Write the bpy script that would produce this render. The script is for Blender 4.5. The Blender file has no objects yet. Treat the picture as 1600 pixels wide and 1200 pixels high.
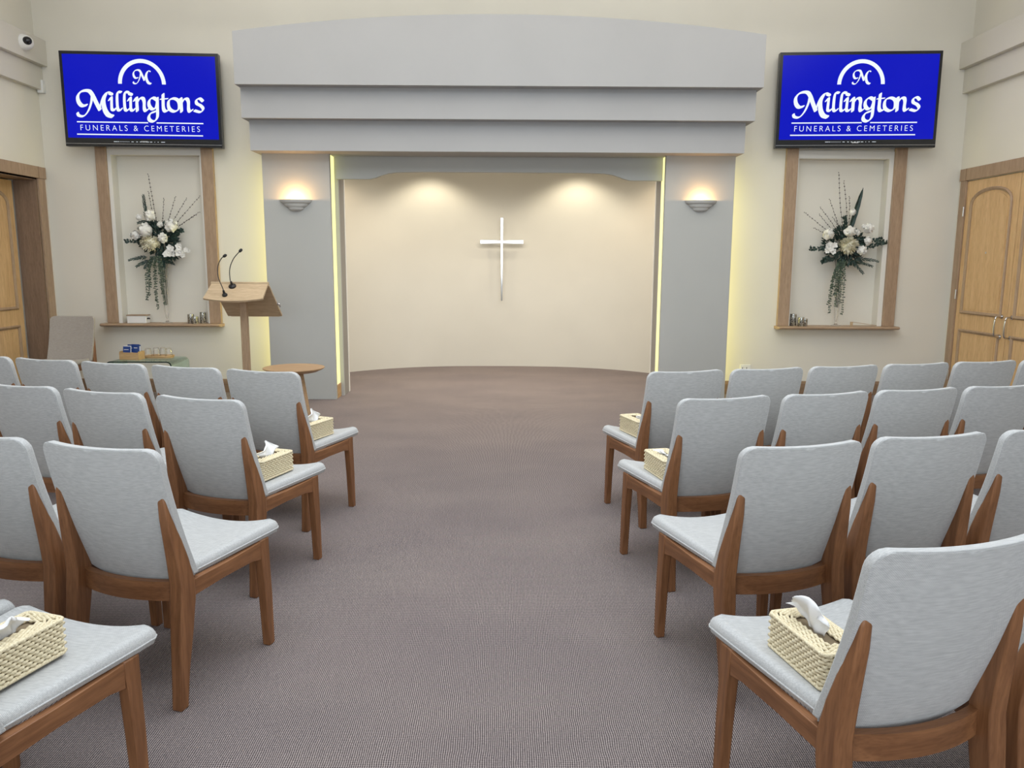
import bpy, bmesh, math, random
from math import sin, cos, pi, radians as R
from mathutils import Vector, Matrix
S = bpy.context.scene
C = S.collection

# ------------------------------------------------------------------ camera
cam = bpy.data.cameras.new('camera'); cam.sensor_width = 36; cam.sensor_fit = 'HORIZONTAL'
cam.lens = 1205.4/1600*36; cam.clip_start = .02
camo = bpy.data.objects.new('camera', cam); C.objects.link(camo)
_p, _y, _r = R(8.93), R(-.4), R(.28)
F = Vector((-sin(_y)*cos(_p), cos(_y)*cos(_p), -sin(_p))); RT = Vector((cos(_y), sin(_y), 0)); UP = RT.cross(F)
R2 = RT*cos(_r)+UP*sin(_r); U2 = UP*cos(_r)-RT*sin(_r)
M = Matrix(((R2.x, U2.x, -F.x, 0), (R2.y, U2.y, -F.y, 0), (R2.z, U2.z, -F.z, 1.455), (0, 0, 0, 1)))
camo.matrix_world = M
S.camera = camo

# ------------------------------------------------------------------ light
S.view_settings.view_transform = 'Standard'; S.view_settings.look = 'None'
S.view_settings.exposure = 0.15; S.view_settings.gamma = 1; S.view_settings.use_curve_mapping = False
w = bpy.data.worlds.new('world'); S.world = w; w.use_nodes = True
w.node_tree.nodes['Background'].inputs[0].default_value = (.75, .85, 1, 1)
w.node_tree.nodes['Background'].inputs[1].default_value = .15

def area(name, loc, rot, sx, sy, power, col, spread=180):
    l = bpy.data.lights.new(name, 'AREA'); l.shape = 'RECTANGLE'; l.size = sx; l.size_y = sy
    l.energy = power; l.color = col; l.spread = R(spread)
    o = bpy.data.objects.new(name, l); C.objects.link(o); o.location = loc; o.rotation_euler = rot
    return o
def spot(name, loc, target, power, col, ang=60, blend=.5, rad=.04):
    l = bpy.data.lights.new(name, 'SPOT'); l.energy = power; l.color = col; l.spot_size = R(ang); l.spot_blend = blend
    l.shadow_soft_size = rad
    o = bpy.data.objects.new(name, l); C.objects.link(o); o.location = loc
    o.rotation_euler = (Vector(target)-Vector(loc)).to_track_quat('-Z', 'Y').to_euler()
    return o
# daylight through the roof light over the seating, window band at the back, two added fills for the front walls
area('roof_light', (0, 2.8, 4.35), (0, 0, 0), 5.0, 3.6, 200, (.84, .92, 1))
area('ceiling_bounce_fill', (-.05, 6.4, 3.95), (R(180), 0, 0), 8.4, 1.8, 140, (1, .965, .91))  # added fill facing up, bounced off the ceiling to lift the walls
area('front_wall_fill', (-.05, 5.6, 4.3), (R(38), 0, 0), 7.5, .8, 20, (1, .965, .90))  # added fill tilted at the front wall, no fitting there
area('back_window_light', (0, -2.7, 2.3), (R(90), 0, 0), 8.0, 2.6, 190, (.82, .90, 1))
# down lights in the alcove ceiling
for x, p, c in ((-.95, 13, (1, .90, .70)), (.85, 13, (1, .90, .70)), (-2.0, 7, (1, .80, .55)), (1.85, 9, (1, .76, .48))):
    yy = 10.40 if abs(x) < 1.5 else 9.70
    spot('alcove_down_light', (x, yy, 2.80), (x, yy+.10, 0), p*2.1, c, 125, .6, .06)
area('alcove_fill', (-.08, 9.25, 2.85), (0, 0, 0), 3.4, .8, 52, (1, .93, .82), 150)  # broad fill added to even out the alcove wall and floor
for x in (-1.25, -.05, 1.15):
    spot('stage_floor_fill', (x, 6.7, 4.3), (x*.9, 7.35, 0), 62, (1, .90, .74), 58, .9, .15)  # unseen spots added to brighten the carpet before the alcove

# ------------------------------------------------------------------ materials
def newmat(name, col, rough=.6, metal=0, spec=.5):
    m = bpy.data.materials.new(name); m.use_nodes = True
    b = m.node_tree.nodes['Principled BSDF']
    b.inputs['Base Color'].default_value = (*col, 1); b.inputs['Roughness'].default_value = rough
    b.inputs['Metallic'].default_value = metal; b.inputs['Specular IOR Level'].default_value = spec
    return m
def N(m, t, **k):
    n = m.node_tree.nodes.new(t)
    for a, v in k.items(): setattr(n, a, v)
    return n
def L(m, a, b): m.node_tree.links.new(a, b)
def coords(m, scale, kind='Object', rot=(0, 0, 0)):
    tc = N(m, 'ShaderNodeTexCoord'); mp = N(m, 'ShaderNodeMapping')
    mp.inputs['Scale'].default_value = scale; mp.inputs['Rotation'].default_value = rot
    L(m, tc.outputs[kind], mp.inputs['Vector']); return mp.outputs[0]
def noise_col(m, vec, scale, c1, c2, detail=4, lo=.35, hi=.65, dist=0):
    n = N(m, 'ShaderNodeTexNoise'); n.inputs['Scale'].default_value = scale; n.inputs['Detail'].default_value = detail
    n.inputs['Distortion'].default_value = dist
    L(m, vec, n.inputs['Vector']); r = N(m, 'ShaderNodeValToRGB')
    r.color_ramp.elements[0].position = lo; r.color_ramp.elements[0].color = (*c1, 1)
    r.color_ramp.elements[1].position = hi; r.color_ramp.elements[1].color = (*c2, 1)
    L(m, n.outputs[0], r.inputs[0]); return r.outputs[0], n.outputs[0]
def bsdf(m): return m.node_tree.nodes['Principled BSDF']
def bump(m, h, strength=.2, dist=.002):
    b = N(m, 'ShaderNodeBump'); b.inputs['Strength'].default_value = strength; b.inputs['Distance'].default_value = dist
    L(m, h, b.inputs['Height']); L(m, b.outputs[0], bsdf(m).inputs['Normal'])
def mixc(m, a, b, fac, mode='MULTIPLY'):
    x = N(m, 'ShaderNodeMix', data_type='RGBA', blend_type=mode)
    if isinstance(fac, float): x.inputs['Factor'].default_value = fac
    else: L(m, fac, x.inputs['Factor'])
    for s, v in ((6, a), (7, b)):
        if isinstance(v, tuple): x.inputs[s].default_value = (*v, 1)
        else: L(m, v, x.inputs[s])
    return x.outputs[2]

def paint(name, col, rough=.75):
    m = newmat(name, col, rough, 0, .3)
    c, h = noise_col(m, coords(m, (1, 1, 1)), 1.3, tuple(v*.97 for v in col), tuple(min(1, v*1.02) for v in col), 2, .3, .7)
    L(m, c, bsdf(m).inputs['Base Color'])
    n = N(m, 'ShaderNodeTexNoise'); n.inputs['Scale'].default_value = 180; L(m, coords(m, (1, 1, 1)), n.inputs['Vector'])
    bump(m, n.outputs[0], .05, .001); return m
def wood(name, c1, c2, axis='z', rough=.45, s=1.0):
    m = newmat(name, c1, rough, 0, .4)
    sc = {'x': (1.2, 14, 14), 'y': (14, 1.2, 14), 'z': (14, 14, 1.2)}[axis]
    v = coords(m, tuple(a*s for a in sc))
    c, h = noise_col(m, v, 2.2, c1, c2, 6, .3, .72, 1.2)
    v2 = coords(m, tuple(a*6*s for a in sc))
    c2_, h2 = noise_col(m, v2, 2.5, (.72, .68, .64), (1, 1, 1), 3, .35, .55)
    L(m, mixc(m, c, c2_, .55), bsdf(m).inputs['Base Color'])
    bump(m, h2, .12, .0006); return m

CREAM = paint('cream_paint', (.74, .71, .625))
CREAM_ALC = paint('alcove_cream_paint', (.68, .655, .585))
GREY = paint('pale_grey_paint', (.43, .435, .418))
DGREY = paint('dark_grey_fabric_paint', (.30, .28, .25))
WHITE = paint('white_trim_paint', (.78, .76, .70))
CEIL = paint('ceiling_paint', (.78, .78, .76))
TEAK = wood('oiled_teak', (.165, .068, .027), (.29, .13, .055), 'z')
TEAK_Y = wood('oiled_teak_rail', (.165, .068, .027), (.29, .13, .055), 'y')
TEAK_X = wood('oiled_teak_cross', (.165, .068, .027), (.29, .13, .055), 'x')
BEECH = wood('beech_veneer', (.58, .37, .185), (.70, .475, .255), 'z', .4, .6)
BEECH_TRIM = wood('beech_trim', (.34, .235, .155), (.43, .305, .205), 'z', .45, .8)
BEECH_TRIM_X = wood('beech_trim_long', (.34, .235, .155), (.43, .305, .205), 'x', .45, .8)
BEECH_TRIM_Y = wood('beech_trim_deep', (.34, .235, .155), (.43, .305, .205), 'y', .45, .8)
SKIRT = wood('skirting_timber', (.22, .14, .085), (.30, .20, .125), 'x', .5)
OAK = wood('oak', (.47, .35, .22), (.60, .46, .30), 'x', .45)
OAKZ = wood('oak_upright', (.36, .245, .15), (.47, .33, .21), 'z', .45)
TABLETOP = wood('table_oak', (.36, .22, .11), (.48, .31, .17), 'x', .4)
BAMBOO = wood('bamboo', (.50, .32, .15), (.62, .42, .22), 'x', .45)
BLACK = newmat('matt_black', (.012, .012, .014), .45)
PLBLACK = newmat('gloss_black_plastic', (.008, .009, .012), .22)
CHROME = newmat('chrome', (.62, .61, .60), .12, 1)
STEEL = newmat('brushed_steel', (.6, .6, .62), .28, 1)
PLASTIC = newmat('white_plastic', (.78, .78, .76), .35)
PLASTER = newmat('plaster', (.50, .50, .48), .8)
TISSUE = newmat('tissue_paper', (.9, .9, .9), .9); bsdf(TISSUE).inputs['Subsurface Weight'].default_value = .0

def fabric(name, ca, cb):
    m = newmat(name, ca, .95, 0, .15)
    v = coords(m, (1, 9, 10))
    c, h = noise_col(m, v, 26, ca, cb, 6, .32, .68)
    wv = coords(m, (1, 1, 1)); sep = N(m, 'ShaderNodeSeparateXYZ'); L(m, wv, sep.inputs[0])
    def sn(o, k, off=0):
        a = N(m, 'ShaderNodeMath', operation='MULTIPLY'); a.inputs[1].default_value = k; L(m, o, a.inputs[0])
        b = N(m, 'ShaderNodeMath', operation='SINE'); L(m, a.outputs[0], b.inputs[0]); return b.outputs[0]
    yz = N(m, 'ShaderNodeMath', operation='ADD'); L(m, sep.outputs[1], yz.inputs[0]); L(m, sep.outputs[2], yz.inputs[1])
    pr = N(m, 'ShaderNodeMath', operation='MULTIPLY'); L(m, sn(sep.outputs[0], 1700), pr.inputs[0]); L(m, sn(yz.outputs[0], 1700), pr.inputs[1])
    r = N(m, 'ShaderNodeMapRange'); r.inputs['From Min'].default_value = -1; r.inputs['To Min'].default_value = .80; r.inputs['To Max'].default_value = 1.12
    L(m, pr.outputs[0], r.inputs[0])
    g = N(m, 'ShaderNodeCombineColor')
    for i in range(3): L(m, r.outputs[0], g.inputs[i])
    L(m, mixc(m, c, g.outputs[0], 1.0), bsdf(m).inputs['Base Color'])
    bsdf(m).inputs['Sheen Weight'].default_value = .25
    bump(m, pr.outputs[0], .35, .0006); return m
FABRIC = fabric('pale_grey_weave', (.43, .43, .425), (.55, .55, .54))
BEIGE = fabric('beige_weave', (.35, .315, .28), (.42, .385, .345))

def carpet_mat():
    m = newmat('ribbed_loop_carpet', (.2, .17, .15), 1, 0, .1)
    v = coords(m, (1, 1, 1)); sep = N(m, 'ShaderNodeSeparateXYZ')
    nz = N(m, 'ShaderNodeTexNoise'); nz.inputs['Scale'].default_value = 9; L(m, v, nz.inputs['Vector'])
    mv = N(m, 'ShaderNodeVectorMath', operation='MULTIPLY_ADD'); mv.inputs[1].default_value = (.012, .012, 0); L(m, nz.outputs[1], mv.inputs[0]); L(m, v, mv.inputs[2])
    L(m, mv.outputs[0], sep.inputs[0])
    def sn(o, k):
        a = N(m, 'ShaderNodeMath', operation='MULTIPLY'); a.inputs[1].default_value = k; L(m, o, a.inputs[0])
        b = N(m, 'ShaderNodeMath', operation='SINE'); L(m, a.outputs[0], b.inputs[0]); return b.outputs[0]
    a = sn(sep.outputs[0], 2*pi/.0066); b = sn(sep.outputs[1], 2*pi/.0080)
    ad = N(m, 'ShaderNodeMath', operation='MULTIPLY_ADD'); L(m, b, ad.inputs[0]); ad.inputs[1].default_value = .55; L(m, a, ad.inputs[2])
    r = N(m, 'ShaderNodeValToRGB'); cr = r.color_ramp
    mr = N(m, 'ShaderNodeMapRange'); mr.inputs['From Min'].default_value = -1.55; mr.inputs['From Max'].default_value = 1.55; L(m, ad.outputs[0], mr.inputs[0])
    cr.elements[0].position = .12; cr.elements[0].color = (.036, .029, .030, 1)
    cr.elements[1].position = .80; cr.elements[1].color = (.47, .412, .398, 1)
    L(m, mr.outputs[0], r.inputs[0])
    # long-wave tone and fleck
    c2, h2 = noise_col(m, coords(m, (1, 3, 1)), 95, (.58, .56, .57), (1.2, 1.15, 1.13), 5, .32, .68)
    c3, h3 = noise_col(m, coords(m, (.6, 1, 1)), 2.0, (.92, .91, .92), (1.06, 1.05, 1.03), 2, .3, .7)
    L(m, mixc(m, mixc(m, r.outputs[0], c2, .8), c3, 1.0), bsdf(m).inputs['Base Color'])
    bump(m, ad.outputs[0], .6, .003); return m
CARPET = carpet_mat()
def wicker_mat():
    m = newmat('seagrass_rope', (.62, .52, .33), .8, 0, .2)
    c, h = noise_col(m, coords(m, (1, 1, 1)), 220, (.60, .50, .32), (.84, .75, .54), 3, .3, .65)
    L(m, c, bsdf(m).inputs['Base Color']); bump(m, h, .5, .001); return m
WICKER = wicker_mat()
WICKER_IN = newmat('basket_lining', (.20, .15, .09), .9)
def emit(name, col, st):
    m = bpy.data.materials.new(name); m.use_nodes = True; b = bsdf(m)
    b.inputs['Base Color'].default_value = (0, 0, 0, 1); b.inputs['Emission Color'].default_value = (*col, 1); b.inputs['Emission Strength'].default_value = st
    b.inputs['Roughness'].default_value = .2; b.inputs['Specular IOR Level'].default_value = .15
    return m
SCREEN = emit('lit_screen_blue', (.002, .006, .46), 1.0)
LOGO = emit('lit_screen_white', (.86, .93, 1), .95)
LED = emit('led_yellow', (1, .93, .36), 1.15)
LED_OUT = emit('led_yellow_backlight', (1, .90, .27), 6.5)
BULB = emit('warm_lamp', (1, .62, .22), 12)
def glassm(name, col=(1, 1, 1), rough=.0):
    m = newmat(name, col, rough); bsdf(m).inputs['Transmission Weight'].default_value = 1; bsdf(m).inputs['IOR'].default_value = 1.45
    # thin architectural glass: shadow stays light because half of it is plain transparency
    t = N(m, 'ShaderNodeBsdfTransparent'); mx = N(m, 'ShaderNodeMixShader'); mx.inputs[0].default_value = .55
    t.inputs[0].default_value = (*col, 1)
    out = m.node_tree.nodes['Material Output']
    L(m, bsdf(m).outputs[0], mx.inputs[1]); L(m, t.outputs[0], mx.inputs[2]); L(m, mx.outputs[0], out.inputs[0])
    return m
GLASS = glassm('clear_glass'); GREENGLASS = glassm('greenish_glass', (.80, .92, .88))
GLASSEDGE = newmat('dark_glass_edge', (.01, .03, .028), .2)
def merc():
    m = newmat('mercury_glass', (.5, .5, .46), .25, .7)
    c, h = noise_col(m, coords(m, (1, 1, 1)), 90, (.10, .10, .09), (.75, .75, .70), 3, .42, .6)
    L(m, c, bsdf(m).inputs['Base Color']); bump(m, h, .5, .002); return m
MERC = merc()
def leafm(name, c1, c2):
    m = newmat(name, c1, .55); c, h = noise_col(m, coords(m, (1, 1, 1)), 30, c1, c2, 2); L(m, c, bsdf(m).inputs['Base Color']); return m
LEAF = leafm('dark_leaf', (.008, .024, .020), (.022, .055, .042))
LEAF2 = leafm('soft_leaf', (.018, .04, .028), (.07, .11, .065))
TWIG = newmat('brown_twig', (.05, .035, .03), .8)
PETAL = leafm('white_petal', (.74, .73, .68), (.84, .83, .80))
PETALC = leafm('cream_petal', (.70, .66, .50), (.82, .79, .66))
BLUE = newmat('blue_card', (.012, .05, .22), .4)
PAPER = newmat('white_paper', (.85, .85, .84), .7)

# ------------------------------------------------------------------ geometry helpers
def obj(name, bm, m, parent=None, smooth=False, bevel=0, auto=None):
    me = bpy.data.meshes.new(name); 
    bmesh.ops.recalc_face_normals(bm, faces=bm.faces)
    bm.to_mesh(me); bm.free()
    for mm in (m if isinstance(m, (list, tuple)) else [m]): me.materials.append(mm)
    if smooth:
        for p in me.polygons: p.use_smooth = True
        if auto: me.set_sharp_from_angle(angle=R(auto))
    o = bpy.data.objects.new(name, me); C.objects.link(o)
    if parent: o.parent = parent
    if bevel:
        b = o.modifiers.new('bevel', 'BEVEL'); b.width = bevel; b.segments = 2; b.limit_method = 'ANGLE'; b.angle_limit = R(40)
    return o
def thing(name, label, cat, loc=(0, 0, 0), rz=0, group=None):
    o = bpy.data.objects.new(name, None); C.objects.link(o); o.empty_display_size = .05
    o.location = loc; o.rotation_euler = (0, 0, rz); tag(o, label, cat, group); return o
def tag(o, label, cat, group=None):
    o['label'] = label; o['category'] = cat
    if group: o['group'] = group
    return o
def struct(name, bm, m, parent=None, **k):
    o = obj(name, bm, m, parent, **k)
    if not parent: o['kind'] = 'structure'
    return o
def box(bm, x0, x1, y0, y1, z0, z1):
    v = [bm.verts.new(p) for p in ((x0, y0, z0), (x1, y0, z0), (x1, y1, z0), (x0, y1, z0), (x0, y0, z1), (x1, y0, z1), (x1, y1, z1), (x0, y1, z1))]
    for f in ((0, 3, 2, 1), (4, 5, 6, 7), (0, 1, 5, 4), (1, 2, 6, 5), (2, 3, 7, 6), (3, 0, 4, 7)): bm.faces.new([v[i] for i in f])
    return v
def B(*a):
    bm = bmesh.new()
    for q in ([a] if not isinstance(a[0], (list, tuple)) else a): box(bm, *q)
    return bm
def hexa(bm, low, high):   # prism between two quads
    v = [bm.verts.new(p) for p in list(low)+list(high)]; n = len(low)
    bm.faces.new(v[:n][::-1]); bm.faces.new(v[n:])
    for i in range(n): bm.faces.new((v[i], v[(i+1) % n], v[n+(i+1) % n], v[n+i]))
def loft(bm, secs, cap=True):
    rings = [[bm.verts.new(p) for p in s] for s in secs]; n = len(rings[0])
    for a, b in zip(rings, rings[1:]):
        for i in range(n): bm.faces.new((a[i], a[(i+1) % n], b[(i+1) % n], b[i]))
    if cap: bm.faces.new(rings[0][::-1]); bm.faces.new(rings[-1])
def tube(bm, pts, r, n=8, closed=False, cap=True):
    pts = [Vector(p) for p in pts]; rr = r if isinstance(r, (list, tuple)) else [r]*len(pts); rings = []
    up = Vector((0, 0, 1)); m = len(pts)
    for i, p in enumerate(pts):
        if closed: t = pts[(i+1) % m]-pts[i-1]
        else: t = pts[min(i+1, m-1)]-pts[max(i-1, 0)]
        if t.length < 1e-9: t = Vector((0, 0, 1))
        t.normalize(); a = t.cross(up)
        if a.length < .15: a = t.cross(Vector((1, 0, 0)))
        a.normalize(); b = t.cross(a)
        rings.append([bm.verts.new(p+a*cos(2*pi*k/n)*rr[i]+b*sin(2*pi*k/n)*rr[i]) for k in range(n)])
    for i in range(m if closed else m-1):
        A, D = rings[i], rings[(i+1) % m]
        for k in range(n): bm.faces.new((A[k], A[(k+1) % n], D[(k+1) % n], D[k]))
    if cap and not closed: bm.faces.new(rings[0]); bm.faces.new(rings[-1][::-1])
def lathe(bm, prof, n=24, c=(0, 0, 0), a0=0, a1=2*pi, sx=1, sy=1):
    full = abs(a1-a0-2*pi) < 1e-6; k = n if full else n+1; rings = []
    for r, z in prof:
        rings.append([bm.verts.new((c[0]+r*cos(a0+(a1-a0)*i/n)*sx, c[1]+r*sin(a0+(a1-a0)*i/n)*sy, c[2]+z)) for i in range(k)])
    for A, D in zip(rings, rings[1:]):
        for i in range(n if full else n):
            j = (i+1) % k
            try: bm.faces.new((A[i], A[j], D[j], D[i]))
            except ValueError: pass
    return rings
def ball(bm, c, r, n=10, sq=(1, 1, 1)):
    q = bmesh.ops.create_uvsphere(bm, u_segments=n, v_segments=max(4, n*2//3), radius=r)
    for v in q['verts']: v.co = Vector((v.co.x*sq[0]+c[0], v.co.y*sq[1]+c[1], v.co.z*sq[2]+c[2]))
def prism_xz(bm, pts, y0, y1):   # outline in x,z extruded in y
    a = [bm.verts.new((x, y0, z)) for x, z in pts]; b = [bm.verts.new((x, y1, z)) for x, z in pts]; n = len(pts)
    bm.faces.new(a); bm.faces.new(b[::-1])
    for i in range(n): bm.faces.new((a[i], b[i], b[(i+1) % n], a[(i+1) % n]))
def prism_xy(bm, pts, z0, z1):
    a = [bm.verts.new((x, y, z0)) for x, y in pts]; b = [bm.verts.new((x, y, z1)) for x, y in pts]; n = len(pts)
    bm.faces.new(a[::-1]); bm.faces.new(b)
    for i in range(n): bm.faces.new((a[i], a[(i+1) % n], b[(i+1) % n], b[i]))
def catmull(P, k=6, closed=False):
    P = [Vector(p) for p in P]; n = len(P); out = []
    for i in range(n if closed else n-1):
        p0, p1, p2, p3 = ((P[(i+j) % n] for j in (-1, 0, 1, 2)) if closed else (P[max(i-1, 0)], P[i], P[i+1], P[min(i+2, n-1)]))
        for s in range(k):
            t = s/k; out.append(.5*((2*p1)+(p2-p0)*t+(2*p0-5*p1+4*p2-p3)*t*t+(3*p1-p0-3*p2+p3)*t**3))
    if not closed: out.append(P[-1])
    return out
def copy_tree(o, parent=None):
    c = o.copy(); C.objects.link(c)
    if parent: c.parent = parent
    for ch in [x for x in o.children]: copy_tree(ch, c)
    return c

# ================================================================== ROOM SHELL
XL, XR, YW, HC = -4.98, 4.92, 8.60, 4.40
bm = bmesh.new(); f = [bm.verts.new(p) for p in ((-5.6, -3.2, 0), (5.6, -3.2, 0), (5.6, 11.3, 0), (-5.6, 11.3, 0))]; bm.faces.new(f)
for v in list(bm.verts): pass
bmesh.ops.extrude_face_region(bm, geom=bm.faces[:]);
for v in bm.verts[4:]: v.co.z = -.1
fl = struct('floor', bm, CARPET)
struct('ceiling', B(-5.6, 5.6, -3.2, 8.9, HC, HC+.1), CEIL)
# front wall with two niches and the alcove opening
NL = (-4.262, -3.312, .775, 2.58); NR = (3.152, 4.130, .775, 2.585)
AO = (-1.90, 1.73, 0, 2.62)
def wall_front():
    bm = bmesh.new(); th = .25
    xs = sorted({XL-.3, XR+.3, NL[0], NL[1], NR[0], NR[1], AO[0], AO[1]}); zs = sorted({0, HC, NL[2], NL[3], AO[3]})
    holes = (NL, NR, AO)
    for a, b in zip(xs, xs[1:]):
        for c, d in zip(zs, zs[1:]):
            mx, mz = (a+b)/2, (c+d)/2
            if any(h[0] < mx < h[1] and h[2] < mz < h[3] for h in holes): continue
            bm.faces.new([bm.verts.new(p) for p in ((a, YW, c), (b, YW, c), (b, YW, d), (a, YW, d))])
            bm.faces.new([bm.verts.new(p) for p in ((a, YW+th, c), (b, YW+th, c), (b, YW+th, d), (a, YW+th, d))])
    def q(*p): bm.faces.new([bm.verts.new(v) for v in p])
    for h, d in ((NL, .12), (NR, .12), (AO, th)):
        y1 = YW+d
        q((h[0], YW, h[2]), (h[0], y1, h[2]), (h[0], y1, h[3]), (h[0], YW, h[3]))
        q((h[1], YW, h[2]), (h[1], y1, h[2]), (h[1], y1, h[3]), (h[1], YW, h[3]))
        q((h[0], YW, h[3]), (h[1], YW, h[3]), (h[1], y1, h[3]), (h[0], y1, h[3]))
        if d < .2:
            q((h[0], YW, h[2]), (h[1], YW, h[2]), (h[1], y1, h[2]), (h[0], y1, h[2]))
            q((h[0], y1, h[2]), (h[1], y1, h[2]), (h[1], y1, h[3]), (h[0], y1, h[3]))
    return bm
struct('wall_front', wall_front(), CREAM)
# side walls (the left one has the recessed doorway)
DL = (6.70, 8.42, 2.30)     # doorway y0,y1,z
def side_wall(X, out, door):
    bm = bmesh.new()
    if door:
        box(bm, min(X, X+out), max(X, X+out), -3.2, door[0], 0, HC); box(bm, min(X, X+out), max(X, X+out), door[1], YW+.2, 0, HC)
        box(bm, min(X, X+out), max(X, X+out), door[0], door[1], door[2], HC)
    else: box(bm, min(X, X+out), max(X, X+out), -3.2, YW+.2, 0, HC)
    return bm
struct('wall_left', side_wall(XL, -.35, DL), CREAM)
struct('wall_right', side_wall(XR, .3, (6.68, 8.44, 2.34)), CREAM)
struct('wall_back', B(-5.3, 5.3, -3.2, -3.0, 0, HC), CREAM)
# curved alcove wall
def alc_y(x):
    d = abs(x+.085); return 10.9-.66*(min(d, 2.5)/2.01)**2.8
pts = [(-2.65, 8.85), (-2.65, 9.3)]+[(-2.585+2.5*2*i/40, alc_y(-2.585+2.5*2*i/40)) for i in range(41)]+[(2.48, 9.3), (2.48, 8.85)]
bm = bmesh.new()
a = [bm.verts.new((x, y, 0)) for x, y in pts]; b = [bm.verts.new((x, y, 2.9)) for x, y in pts]
c = [bm.verts.new((x*1.04, y+.12, 2.9)) for x, y in pts]; d = [bm.verts.new((x*1.04, y+.12, 0)) for x, y in pts]
for i in range(len(pts)-1):
    for u, v in ((a, b), (b, c), (c, d)): bm.faces.new((u[i], u[i+1], v[i+1], v[i]))
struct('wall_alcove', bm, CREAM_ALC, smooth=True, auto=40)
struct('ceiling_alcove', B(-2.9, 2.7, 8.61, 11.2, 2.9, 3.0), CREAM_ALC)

# skirting
sk = []
for nm, x0, x1 in (('baseboard_front_left', XL, -2.05), ('baseboard_front_right', 1.9, XR)):
    bm = bmesh.new(); prism_profile = [(0, 0), (.018, 0), (.018, .12), (.010, .145), (0, .15)]
    A = [bm.verts.new((x0, YW-p, z)) for p, z in prism_profile]; D = [bm.verts.new((x1, YW-p, z)) for p, z in prism_profile]
    for i in range(5): bm.faces.new((A[i], A[(i+1) % 5], D[(i+1) % 5], D[i]))
    bm.faces.new(A); bm.faces.new(D[::-1]); struct(nm, bm, SKIRT)
struct('baseboard_left', B(XL, XL+.018, -3, 6.55, 0, .15), SKIRT)
struct('baseboard_right', B(XR-.018, XR, -3, 6.5, 0, .15), SKIRT)

# stepped cornice bands along the side walls
for nm, X, s, zz in (('trim_1', XL, 1, (3.235, 3.475, 3.735)), ('trim_2', XR, -1, (3.262, 3.508, 3.775))):
    bm = bmesh.new()
    for dx, z0, z1 in ((.06, zz[0], zz[1]), (.12, zz[1], zz[2])):
        box(bm, min(X, X+s*dx), max(X, X+s*dx), -3, YW, z0, z1)
    struct(nm, bm, GREY if 0 else paint('cornice_paint_'+nm, (.66, .63, .56)), bevel=.004)

# pillars, each with led recess
def pillar(nm, x0, x1, inner):
    """slab standing off the wall on a narrower core; LED strips light both edges"""
    bm = B(x0, x1, 8.15, 8.21, 0, 2.60)
    p = struct(nm, bm, GREY, bevel=.003)
    a, b = (x0+.10, x1-.012) if inner > 0 else (x0+.012, x1-.10)
    core = obj('core', B(a, b, 8.212, 8.598, 0, 2.60), WHITE, p)
    return p, a, b
p1, a1, b1 = pillar('wall_pillar_left', -2.51, -1.822, 1)
p2, a2, b2 = pillar('wall_pillar_right', 1.625, 2.338, -1)
def led(x0, x1, y0, y1, z0, z1, m, label, parentcol):
    t = thing('led_strip', label, 'light strip', ((x0+x1)/2, y0, z0), 0, 'yellow strip lights beside the pillars')
    cx, cy, cz = t.location
    obj('diffuser', B(x0-cx, x1-cx, y0-cy, y1-cy, 0, z1-z0), m, t)
    obj('end_cap', B(x0-cx-.001, x1-cx+.001, y0-cy-.001, y1-cy+.001, -.006, 0), PLASTIC, t)
led(b1, b1+.006, 8.24, 8.395, .15, 2.57, LED, 'tall glowing yellow light strip inside the edge of the left pillar', 0)
led(a2-.006, a2, 8.24, 8.395, .15, 2.57, LED, 'tall glowing yellow light strip inside the edge of the right pillar', 0)
led(a1-.010, a1-.001, 8.42, 8.56, .10, 2.44, LED_OUT, 'yellow strip light behind the outer edge of the left pillar, near the lectern', 0)
led(b2+.001, b2+.010, 8.42, 8.56, .10, 2.44, LED_OUT, 'yellow strip light behind the outer edge of the right pillar', 0)
for nm, x0, x1 in (('baseboard_pillar_left', b1, b1+.014), ('baseboard_pillar_right', a2-.014, a2)):
    struct(nm, B(x0, x1, 8.215, 8.40, 0, .145), wood('warm_skirting_'+nm[-5:].strip('_'), (.50, .30, .12), (.60, .38, .17), 'y'))
# alcove jambs
for nm, xo, s in (('trim_3', -1.822+.01, 1), ('trim_4', 1.655-.035, -1)):
    pass
def jamb(nm, X, s):
    bm = B((min(X, X-s*.10), max(X, X-s*.10), 8.40, 8.44, 0, 2.56)); j = struct(nm, bm, GREY)
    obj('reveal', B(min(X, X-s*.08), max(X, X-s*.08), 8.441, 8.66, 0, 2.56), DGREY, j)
    obj('inner_edge', B(min(X+s*.004, X-s*.08), max(X+s*.004, X-s*.08), 8.661, 8.71, 0, 2.56), WHITE, j)
jamb('trim_3', -1.790, 1); jamb('trim_4', 1.632, -1)
# valance over the opening
def valance():
    x0, x1 = -1.80, 1.645; cx = (x0+x1)/2; zt = 2.565; lo, hi = 2.315, 2.392
    right = []
    e = x1-cx
    prof = [(e, lo), (1.40, lo), (1.36, lo+.002), (1.31, lo+.014), (1.25, lo+.036), (1.18, lo+.058), (1.10, lo+.070), (1.0, hi-.004), (.85, hi), (.0, hi)]
    pts = [(cx+x, z) for x, z in prof]+[(cx-x, z) for x, z in prof[::-1][1:]]
    pts += [(x0, zt), (x1, zt)]
    bm = bmesh.new(); prism_xz(bm, pts, 8.34, 8.40)
    return bm
struct('trim_5', valance(), GREY)
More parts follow.
